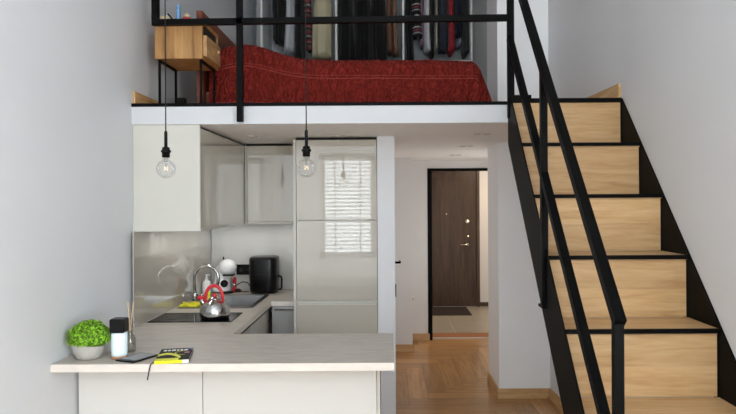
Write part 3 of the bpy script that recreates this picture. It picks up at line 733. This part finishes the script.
mi_ = Matrix.Translation((c.x, c.y, ZT)) @ Matrix.Rotation(az, 4, 'Z')
for v in rb_o.data.vertices: v.co = mi_.inverted() @ (v.co + Vector((c.x, c.y, ZT)))
rb_o['label'] = 'black ribbon bookmark hanging over the counter edge'

# ------------------------------------------------------------------ pendants
def pendant(pxb, pyb, Y, label):
    p = aty(pxb, pyb, Y); x, z = p.x, p.z
    t = thing('pendant_lamp', label, 'pendant lamp', (x, Y, ZC), group='bare bulb pendants over the counter')
    part('canopy', MB().lathe([(0, 0), (.05, 0), (.045, -.025), (0, -.028)], (x, Y, ZC), 24), M['blackplastic'], t)
    part('cord', MB().tube([(x, Y, ZC - .02), (x, Y, z + .20)], .0032, 8), M['blackmatte'], t)
    s_ = part('socket', MB().lathe([(0, .205), (.006, .205), (.009, .195), (.009, .118), (.018, .116), (.021, .108), (.021, .10), (.027, .098), (.027, .088), (.021, .086), (.021, .06), (.0, .06)], (x, Y, z), 24), M['blackplastic'], t)
    prof = [(.016, .062), (.017, .055)] + [(.052 * math.sin(a), .052 * math.cos(a) - .002) for a in [.42 + (PI - .425) * i / 16 for i in range(17)]]
    b_ = part('bulb', MB().lathe(prof, (x, Y, z), 32), M['bulb'], t)
    part('stem', MB().lathe([(0, .06), (.012, .058), (.006, .03), (.004, .012), (0, .01)], (x, Y, z), 14), M['clear'], b_)
    part('filament', MB().tube([(x - .008, Y, z + .012), (x - .010, Y, z - .012), (x - .004, Y, z - .004), (x, Y, z + .01), (x + .004, Y, z - .004), (x + .010, Y, z - .012), (x + .008, Y, z + .012)], .0012, 6), M['filament'], b_)
pendant(166, 168.5, 3.45, 'clear globe bulb on a black cord before the matte cabinet end panel')
pendant(306.5, 167.5, 3.45, 'clear globe bulb on a black cord before the tall glossy unit')

# ------------------------------------------------------------------ mezzanine rail
t = thing('balcony_railing', 'black square-tube railing along the mezzanine edge in front of the bed', 'railing', (-.3, 4.0, ZL))
RY = 4.008
x_m, x_e, x_l = aty(239.9, 60, RY).x, aty(510.6, 60, RY).x, aty(155.6, 10, RY).x
ZR0, ZRA, ZRB = aty(330, 20.2, RY).z, aty(155, 22.8, RY).z, aty(510, 17.8, RY).z
ZR1 = 3.3
part('post', MB().bar((x_m, RY, 2.20), (x_m, RY, ZR1), .037), M['black'], t)
part('post', MB().bar((x_e, RY, 2.215), (x_e, RY, ZR1), .04), M['black'], t)
part('lower_rail', MB().bar((x_l - .02, RY, ZRA), (x_e, RY, ZRB), .037, side=Vector((0, 1, 0))), M['black'], t)
part('upper_rail', MB().bar((x_l - .02, RY, ZR1), (x_e + .02, RY, ZR1), .037, side=Vector((0, 1, 0))), M['black'], t)
part('end_stile', MB().bar((x_l, RY, ZRA), (x_l, RY, ZR1), .04), M['black'], t)

# ------------------------------------------------------------------ staircase
RISE, GO, Y0S = .3025, .287, 3.946
sx0, sx1 = .771, 1.464
t = thing('staircase', 'steep oak and black steel staircase with open black handrail against the right wall', 'staircase', (1.13, 2.9, 0))
def nose(y): return ZL - RISE / GO * (Y0S - y)
def stringer(x, dn=.38):
    yb = Y0S - 7.75 * GO
    yt = YS - .002
    pts = [(x, yt, ZL), (x, Y0S, ZL), (x, yb, max(.02, nose(yb))), (x, yb, .0), (x, yb + .36, .0), (x, yt, nose(yt) - dn)]
    return MB().prism(pts, (.007, 0, 0))
part('stringer', stringer(sx0), M['darksteel'], t)
part('stringer', stringer(sx1 - .002), M['darksteel'], t)
rnd = random.Random(11)
ST0, ST1 = sx0 + .0075, sx1 - .003
for k in range(8):
    yk, zk = Y0S - GO * k, ZL - RISE * k
    zb = zk - RISE if k < 7 else 0.0
    if k > 0:
        tr = part('tread', MB().box(ST0, ST1, yk + .006, yk + GO - .002, zk - .024, zk, tint=rnd.uniform(.9, 1.02)), M['oak'], t)
        part('nosing', MB().box(ST0, ST1, yk - .008, yk + .006, zk - .019, zk + .001), M['black'], tr)
    else:
        tr = part('landing_edge', MB().box(ST0, ST1, yk - .008, YS + .012, zk - .022, zk + .003), M['black'], t)
    zt = zk - .0245
    h = zt - zb
    zm = zb + h * rnd.uniform(.46, .54)
    a = rnd.uniform(.95, 1.06); b = a * rnd.choice((.86, .9, 1.1, .93))
    ri = MB().box(ST0, ST1 - .006, yk + .004, yk + .022, zb + .001, zm, tint=(a, a, a * .99)).box(ST0, ST1 - .006, yk + .004, yk + .022, zm + .0006, zt, tint=(b, b, b * .98))
    part('riser', ri, M['oak'], t)
    
# handrail: bars and posts stand on the outer face of the left stringer
hx_ = .770
def barA(y): return 1.295 + RISE / GO * (y - 2.125)
def barB(y): return .872 + RISE / GO * (y - 2.222)
part('handrail', MB().bar((hx_, 2.105, barA(2.105)), (hx_, 4.0, barA(4.0)), .038, .036), M['black'], t)
part('middle_rail', MB().bar((hx_, 2.13, barB(2.13)), (hx_, 3.97, barB(3.97)), .036, .036), M['black'], t)
part('post', MB().bar((hx_, 2.125, .3), (hx_, 2.125, barA(2.125) + .005), .031, .034), M['black'], t)
zb_ = aty(545, 308, 3.12).z
part('post', MB().bar((hx_, 3.12, zb_), (hx_, 3.12, barA(3.12)), .032, .036), M['black'], t)
part('foot_plate', MB().box(sx0 - .016, sx0 - .0005, 3.10, 3.19, zb_, zb_ + .012), M['black'], t)
part('bracket', MB().box(.80, .925, YS + .01, YS + .04, ZL + .003, ZL + .045), M['black'], t)

# ------------------------------------------------------------------ mezzanine: nightstand, bed
NY0, NY1 = 4.14, 4.53
nx0, nx1 = aty(154.8, 50, NY0).x, aty(202.3, 50, NY0).x
nz0, nz1 = aty(180, 58.5, NY0).z, aty(180, 19.5, NY0).z
t = thing('nightstand', 'solid oak nightstand on black metal legs beside the bed', 'nightstand', (-1.44, 4.55, ZL))
cs = MB(); w = .022
bx_ = [nx0 + (nx1 - nx0) * f for f in (0, .24, .42, .60, .74, 1)]
for a, b in zip(bx_, bx_[1:]):
    tn = random.uniform(.82, 1.1)
    cs.box(a, b, NY0, NY0 + w, nz0, nz1, tint=(tn, tn, tn * .97)).box(a, b, NY1 - w, NY1, nz0, nz1, tint=tn)
cs.box(nx0, nx1, NY0 + w, NY1 - w, nz1 - w, nz1).box(nx0, nx1, NY0 + w, NY1 - w, nz0, nz0 + w).box(nx0, nx0 + w, NY0 + w, NY1 - w, nz0 + w, nz1 - w)
cs.box(nx0 + w, nx1 - .01, NY0 + w, NY1 - w, nz0 + .16, nz0 + .172)
cs.box(nx0 + w, nx1 - .012, NY0 + w + .001, NY1 - w - .001, nz0 + .173, nz1 - w - .001, mi=1)  # near-black block stands in for the shade inside the open slot
part('case', cs, [M['oak_z'], M['gap']], t)
dr = part('drawer', MB().box(nx1 - .06, nx1 + .022, NY0 + w + .003, NY1 - w - .003, nz0 + .02, nz0 + .158, bev=.002, tint=.9), M['oak_y'], t)
part('knob', MB().lathe([(.006, 0), (.006, .012), (.013, .02), (.014, .03), (0, .034)], (0, 0, 0), 16, M4=Matrix.Translation((nx1 + .022, (NY0 + NY1) / 2 + .03, nz0 + .09)) @ Matrix.Rotation(PI / 2, 4, 'Y')), M['gold'], dr)
for x in (nx0 + .02, nx1 - .018):
    for y in (NY0 + .03, NY1 - .04):
        part('leg', MB().bar((x, y, ZL + .001), (x, y, nz0 - .001), .014), M['black'], t)
part('leg_frame', MB().bar((nx0 + .02, NY0 + .03, nz0 - .008), (nx1 - .018, NY0 + .03, nz0 - .008), .014).bar((nx0 + .02, NY1 - .04, nz0 - .008), (nx1 - .018, NY1 - .04, nz0 - .008), .014)
     .bar((nx0 + .02, NY0 + .03, nz0 - .008), (nx0 + .02, NY1 - .04, nz0 - .008), .014).bar((nx1 - .018, NY0 + .03, nz0 - .008), (nx1 - .018, NY1 - .04, nz0 - .008), .014), M['black'], t)
# toiletries
IY = 4.22
p = aty(178.4, 12, IY)
t = thing('spray_bottle', 'slim pale blue bottle on the nightstand beside the red flask', 'bottle', (p.x, IY, nz1))
zt = aty(178, 5, IY).z - nz1
part('body', MB().lathe([(0, 0), (.0125, 0), (.0135, .004), (.0135, zt - .035), (.012, zt - .03), (0, zt - .03)], (p.x, IY, nz1 + .001), 20), M['blue'], t)
part('cap', MB().lathe([(0, zt - .029), (.0115, zt - .029), (.0115, zt - .002), (.009, zt), (0, zt)], (p.x, IY, nz1 + .001), 20), M['blue'], t)
p = aty(186.6, 15, IY)
t = thing('perfume_flask', 'small red perfume flask with pale top on the nightstand', 'perfume bottle', (p.x, IY, nz1))
part('body', MB().box(p.x - .026, p.x + .026, IY - .013, IY + .013, nz1 + .001, nz1 + .036, bev=.004), M['redglass'], t)
part('neck', MB().lathe([(0, .0365), (.02, .0365), (.024, .048), (.012, .052), (.010, .062), (0, .062)], (p.x, IY, nz1 + .001), 16), M['cream'], t)
p = aty(165, 16, IY)
t = thing('trinket_dish', 'cream ceramic dish at the wall end of the nightstand top', 'dish', (p.x, IY, nz1))
part('bowl', MB().lathe([(0, .0), (.035, .0), (.042, .012), (.045, .034), (.041, .034), (.037, .012), (0, .008)], (p.x, IY, nz1 + .001), 28), M['cream'], t)
part('contents', MB().ball((p.x + .012, IY, nz1 + .035), .018, .018, .016).ball((p.x - .015, IY + .005, nz1 + .03), .016, .016, .012), M['whiteplastic'], t)
p = aty(172.3, 16, IY)
tag(MB().tube([(p.x + .022, IY - .02, nz1 + .005), (p.x + .0, IY - .02, nz1 + .03), (p.x - .022, IY - .02, nz1 + .055)], [.003, .005, .007], 8).build('make_up_brush', M['blackplastic']), 'thin dark brush leaning between the cream dish and the blue bottle', 'brush')
# black adapter on the floor
p = aty(181, 100, 4.35)
t = thing('power_adapter', 'small black box on the mezzanine floor under the nightstand', 'adapter', (p.x, 4.6, ZL))
pa = aty(181.3, 101, 4.6)
part('housing', MB().box(pa.x - .032, pa.x + .032, 4.57, 4.63, ZL + .001, ZL + .125, bev=.005), M['blackplastic'], t)
part('cable', MB().tube([(pa.x - .03, 4.6, ZL + .03), (pa.x - .06, 4.62, ZL + .01), (pa.x - .12, 4.7, ZL + .005)], .004, 8), M['blackmatte'], t)

# bed
BY_0, BY_1 = 4.56, 5.95
hx0 = aty(196.2, 40, BY_0).x
hx1 = aty(202.6, 40, BY_0).x
ZHB = aty(199, 10.3, BY_0).z
t = thing('bed', 'dark cherry wood bed with tall headboard on the mezzanine', 'bed', (-.3, 5.25, ZL))
part('headboard', MB().box(hx0, hx1, BY_0, BY_1 + .02, ZL + .001, ZHB, bev=.006), M['headwood'], t)
part('frame', MB().box(hx1, .52, BY_0 + .09, BY_1 - .09, ZL + .05, ZL + .18), M['headwood'], t)
for x in (hx1 + .1, .44):
    for y in (BY_0 + .14, BY_1 - .16): part('leg', MB().box(x, x + .06, y, y + .06, ZL + .001, ZL + .05), M['headwood'], t)
part('mattress', MB().box(hx1 + .16, .54, BY_0 + .09, BY_1 - .09, ZL + .182, ZL + .31, bev=.04, seg=3), M['whiteplastic'], t)
def quilt():
    mb = MB(); rows = []
    xa, xb = aty(208.5, 90, BY_0).x, aty(496.5, 99, BY_0 - .03).x
    ztop0 = aty(400, 59.5, BY_0 + .1).z
    zt_h = aty(262, 46, BY_0 + .15).z - ztop0
    N = 150
    for i in range(N + 1):
        x = xa + (xb - xa) * i / N
        # height of the top along the bed
        u = (x - xa)
        hump = zt_h * (math.exp(-((x + 1.05) / .29) ** 2))
        e = max(0, (x - (xb - .155)) / .155)
        top = ztop0 + hump - .012 * max(0, (u - 1.2))
        zb = ZL + .012
        h = (top - zb) * (1 - e ** 1.7 * .97)
        row = []
        nv = 15
        r = min(.09, h * .45)
        prof = []
        fl = .03                                  # hang flares a little at the hem
        for j in range(nv + 1): prof.append((BY_0 + .03 - fl * (1 - j / nv), (h - r) * j / nv))
        for j in range(1, 8):
            a = PI / 2 * j / 8; prof.append((BY_0 + .03 + r * (1 - math.cos(a)), h - r + r * math.sin(a)))
        for j in range(0, 21): prof.append((BY_0 + .03 + r + (BY_1 - BY_0 - 2 * r - .06) * j / 20, h))
        for j in range(1, 8):
            a = PI / 2 * j / 8; prof.append((BY_1 - .03 - r * (1 - math.sin(a)), h - r + r * math.cos(a)))
        for j in range(nv + 1): prof.append((BY_1 - .03 + fl * j / nv, (h - r) * (1 - j / nv)))
        for y, z in prof:
            w = noise.noise(Vector((x * 7, y * 5, z * 9))) * .012 + noise.noise(Vector((x * 24, y * 20, z * 24))) * .005
            ed = min(1, z / .03)
            # folds near the foot end
            w += .014 * math.exp(-((x - (xb - .17)) / .05) ** 2) * math.sin(z * 30) * ed
            front = 1 if y < BY_0 + .12 else 0
            row.append(Vector((x + (w * .4 if e > 0 else 0), y - w * front, zb + z + w * (1 - front) * ed * .8)))
        rows.append(row)
    mb.grid(rows)
    # hang at the foot end
    q = rows[-1]; mb.grid([q, [Vector((v.x + .004, v.y, ZL + .01)) for v in q]])
    bmesh.ops.remove_doubles(mb.bm, verts=list(mb.bm.verts), dist=1e-5)
    return mb, rows
mb, QR = quilt()
bs = tag(mb.build('bedspread', M['quilt']), 'rust-red quilted bedspread draped over the bed', 'bedspread')
def seam_row(frac):
    pts = []
    for r in QR[2:-9]:
        k = int(frac * 15); pts.append(r[k] + Vector((0, -.003, 0)))
    return pts
for fr_ in (.14, .80):
    MB().tube(seam_row(fr_), .0045, 6).tube([p + Vector((0, 0, .02)) for p in seam_row(fr_)], .003, 6).build('piping', M['quiltseam'], bs)

# ------------------------------------------------------------------ wardrobe and clothes
WY0, WY1 = 7.2, 7.78
wx0, wx1 = aty(261.3, 30, WY0).x, aty(471.6, 30, WY0).x
t = thing('open_wardrobe', 'white open-front wardrobe with three hanging bays behind the bed', 'wardrobe', (-.25, 7.5, ZL))
part('back_panel', MB().box(wx0 + .01, wx1 - .01, WY1, WY1 + .01, ZL + .002, 4.62), M['wardrobe_back'], t)
dv = [wx0, aty(336.2, 40, WY0).x, aty(403.3, 40, WY0).x, wx1]
for k, x in enumerate(dv):
    wd = .022
    part('side_panel' if k in (0, 3) else 'divider', MB().box(x - wd / 2, x + wd / 2, WY0, WY1 - .001, ZL + .002, 4.62, bev=.001), M['wardrobe'], t)
ZSH = aty(440, 64, WY0 + .2).z
for a, b in zip(dv, dv[1:]):
    part('shelf', MB().box(a + .012, b - .012, WY0 + .01, WY1 - .002, ZSH - .02, ZSH), M['wardrobe'], t)
    part('drawer', MB().box(a + .014, b - .014, WY0 + .005, WY0 + .023, ZL + .06, ZSH - .025, bev=.002), M['wardrobe'], t)
    part('hanging_rail', MB().tube([(a + .012, 7.47, 4.46), (b - .012, 7.47, 4.46)], .012, 12), M['chrome'], t)
part('top_panel', MB().box(wx0, wx1, WY0, WY1, 4.62, 4.64), M['wardrobe'], t)

ZTOP = 4.19
def garment(name, pl, pr, pyb, m, label, cat, Y=7.42, dep=.22, ztop=4.30, zbot=None, seed=0, group='clothes hanging in the wardrobe', flare=1.12):
    """a garment on a hanger, seen edge on: rings of a pleated oval that narrow at the shoulders"""
    rnd = random.Random(seed * 13 + 5)
    c0, c1 = aty(pl, 35, Y), aty(pr, 35, Y); x0, x1 = c0.x, c1.x
    zb = aty((pl + pr) / 2, pyb, Y).z if zbot is None else zbot
    zb = max(zb, ZSH + .004)
    cx, hw = (x0 + x1) / 2, (x1 - x0) / 2
    o = thing(name, label, cat, (cx, Y + .05, ztop), group=group)
    n = 44; rows = []; ph1, ph2 = rnd.uniform(0, 6), rnd.uniform(0, 6)
    K = 18; waves = rnd.choice((7, 9, 11))
    for i in range(K + 1):
        s_ = i / K; z = ztop - (ztop - zb) * s_
        sh = min(1, (s_ * 7) ** .55) if s_ < 1 / 7 else 1
        hwx = hw * (.35 + .65 * sh) * (1 + (flare - 1) * (s_ - .5))
        hd = dep * (.12 + .88 * sh)
        ring = []
        for j in range(n):
            a = 2 * PI * j / n
            f = 1 + .08 * s_ * math.sin(waves * a + ph1 + .6 * s_) + .06 * math.sin(3 * a + ph2 + 3 * s_)
            zz = z + (.014 * math.sin(3 * a + ph1) if i == K else 0) - (.03 * abs(math.sin(a)) * (1 - sh))
            zz = max(zz, ZSH + .002)
            ring.append(Vector((cx + hwx * .93 * f * math.cos(a) + .012 * math.sin(4 * s_ + ph2) * s_, Y + .05 + hd * .92 * f * math.sin(a), zz)))
        rows.append(ring)
    body = part('fabric', MB().grid(rows, closed_u=True, cap=True), m, o)
    part('hanger', MB().tube([(cx, Y + .05 - dep * .8, ztop - .015), (cx, Y + .05, ztop + .02), (cx, Y + .05, ztop + .05)], .004, 6).tube([(cx, Y + .05, ztop + .05), (cx, 7.455, 4.40), (cx, 7.455, 4.46), (cx, 7.47, 4.476), (cx, 7.485, 4.465)], .0025, 6), M['blackplastic'], o)
    return o
def fab(name, col, na=.2): return mat(name, col, .92, noise_amt=na, nscale=9, sheen=.1, bump=.25, bscale=90)
FB = dict(black=fab('black_cloth', '0A0A0B'), char=fab('charcoal_cloth', '303234'), pale=fab('pale_grey_cloth', 'C4C6CC'), beige=fab('beige_knit', 'C6BD9E'), tan=fab('tan_cloth', '8A5A40'),
          white=fab('white_cloth', 'D4D4D8'), pink=fab('pink_cloth', 'B08AA4'), cream=fab('cream_cloth', 'D0CABA'), navy=fab('navy_cloth', '12162E'), denim=fab('blue_grey_cloth', '2E3846'),
          red=fab('red_cloth', 'B81C30'), sky=fab('pale_blue_cloth', 'A6AEBE'), grey=fab('dark_grey_green_cloth', '34393A'), brown=fab('dark_brown_cloth', '3A241C'))
FB['stripe'] = stripes_mat('striped_knit', ['141414', 'A8A4A6', '141414', '8A4450', '141414', 'B4B0B4', '141414', '141414'], 7.5)
FB['pattern'] = stripes_mat('folk_pattern', ['6A2228', '2A2628', '8C8682', '3C3234', '8A2A30', '545052', '241C1E', '9C5A5C'], 5.5)
G = [
 ('coat', 272, 279.5, 40, 'char', 'charcoal coat hanging farthest to the wall side of the wardrobe', 'coat', 7.52),
 ('coat', 277, 287, 44, 'black', 'black coat between the charcoal coat and the pale grey shirt', 'coat', 7.44),
 ('shirt', 285.5, 295.5, 52, 'pale', 'pale grey shirt between two black garments in the first wardrobe bay', 'shirt', 7.38),
 ('dress', 295, 304.5, 63, 'black', 'black garment between the pale shirt and the red patterned dress', 'dress', 7.42),
 ('dress', 303.8, 311.8, 50, 'pattern', 'red and grey patterned dress beside the beige cardigan', 'dress', 7.38),
 ('cardigan', 312.3, 333, 57, 'beige', 'wide beige knitted cardigan at the end of the first wardrobe bay', 'cardigan', 7.40),
 ('coat', 338, 353, 63, 'black', 'black coat next to the divider after the beige cardigan', 'coat', 7.40),
 ('coat', 353, 371, 63, 'black', 'widest black coat in the middle of the centre wardrobe bay', 'coat', 7.40),
 ('jacket', 371, 386.5, 62, 'black', 'black jacket beside the tan garment in the centre bay', 'jacket', 7.40),
 ('trousers', 386.5, 392.2, 52, 'tan', 'brown trousers between the black jacket and the tan scarf', 'trousers', 7.40),
 ('scarf', 392.2, 397.5, 53, 'cream', 'tan scarf hanging beside the second wardrobe divider', 'scarf', 7.40),
 ('coat', 406, 413, 63, 'black', 'black coat just past the second wardrobe divider', 'coat', 7.48),
 ('sweater', 412.5, 422, 37, 'stripe', 'black, white and pink striped sweater in the last wardrobe bay', 'sweater', 7.36),
 ('blouse', 419.5, 424, 45, 'pink', 'pale pink blouse peeking out under the striped sweater', 'blouse', 7.50),
 ('shirt', 424, 430.7, 52, 'white', 'white shirt right after the striped sweater', 'shirt', 7.38),
 ('dress', 430.7, 434.6, 57, 'black', 'narrow black dress between the white shirt and the cream strip', 'dress', 7.38),
 ('shirt', 434.8, 437.8, 50, 'cream', 'narrow cream shirt between the black dress and the blue-grey shirt', 'shirt', 7.38),
 ('shirt', 438.2, 447, 50, 'denim', 'blue-grey striped shirt left of the bright red garment', 'shirt', 7.40),
 ('dress', 447.2, 454, 52, 'red', 'bright red dress in the last wardrobe bay', 'dress', 7.36),
 ('sweater', 454.2, 461.5, 36, 'navy', 'navy sweater right of the bright red dress', 'sweater', 7.36),
 ('blouse', 455, 461.5, 46, 'sky', 'pale blue blouse hanging below the navy sweater hem', 'blouse', 7.56),
 ('coat', 461.5, 469.5, 54, 'grey', 'dark grey coat at the last side panel of the wardrobe', 'coat', 7.42),
]
FB['scarf'] = fab('camel_cloth', '9A7458')
for i, (nm_, pl, pr, pyb, m, lb, cat, Y) in enumerate(G):
    if nm_ == 'scarf': m = 'scarf'
    garment(nm_, pl, pr, pyb, FB[m], lb, cat, Y=Y, seed=i, dep=.08 if m in ('stripe', 'pattern') else .16 if Y > 7.45 else .2, ztop=4.12 if nm_ == 'cardigan' else 4.30)

# ------------------------------------------------------------------ light
def area(name, loc, rot, sx, sy, power, col=(1, 1, 1), spread=180):
    l = bpy.data.lights.new(name, 'AREA'); l.shape = 'RECTANGLE'; l.size = sx; l.size_y = sy; l.energy = power; l.color = col; l.spread = math.radians(spread)
    o = bpy.data.objects.new(name, l); COL.objects.link(o); o.location = loc; o.rotation_euler = rot
    return o
DAY = (.93, .97, 1.0)
for k, (x0, x1, z0, z1) in enumerate(WINS):
    pw = (150, 130, 80, 75)[k]
    area('daylight', ((x0 + x1) / 2, YR - .28, (z0 + z1) / 2), (PI / 2, 0, 0), x1 - x0 + .1, z1 - z0 + .1, pw, DAY)  # the upper two shine through the added windows
area('side_fill', (XR + .22, (SWY0 + SWY1) / 2, (SWZ0 + SWZ1) / 2), (PI / 2, 0, PI / 2), 2.3, 2.3, 900, DAY)  # fill light behind the added side window
area('entrance_lamp', (1.75, 9.1, 2.48), (0, 0, 0), .5, .5, 38, (1, .80, .60))
def bulb(name, loc, power, r=.1, col=(1, 1, 1)):
    l = bpy.data.lights.new(name, 'POINT'); l.energy = power; l.shadow_soft_size = r; l.color = col
    o = bpy.data.objects.new(name, l); COL.objects.link(o); o.location = loc
bulb('hall_fill', (1.2, 6.75, 1.25), 15, .1, (1, .97, .93))  # fill light added out of view behind the stub to brighten the hall
area('cabinet_fill', (-1.1, 5.52, ZU - .012), (math.radians(0), 0, 0), .8, .12, 1.6, (1, .97, .94))  # two fill lights added under the wall cabinets to brighten the kitchen corner
area('cabinet_fill', (-1.45, 4.75, ZU - .012), (0, 0, 0), .04, 1.1, 3.0, (1, .97, .94))
w = bpy.data.worlds.new('world'); S.world = w; w.use_nodes = True
w.node_tree.nodes['Background'].inputs[0].default_value = (.85, .92, 1, 1); w.node_tree.nodes['Background'].inputs[1].default_value = 1.0
S.view_settings.view_transform = 'Standard'
S.view_settings.look = 'None'
S.view_settings.exposure = -0.62
S.cycles.max_bounces = 12; S.cycles.diffuse_bounces = 8; S.cycles.glossy_bounces = 6; S.cycles.transparent_max_bounces = 16
S.cycles.use_denoising = True
S.cycles.use_adaptive_sampling = False
S.cycles.sample_clamp_indirect = 8
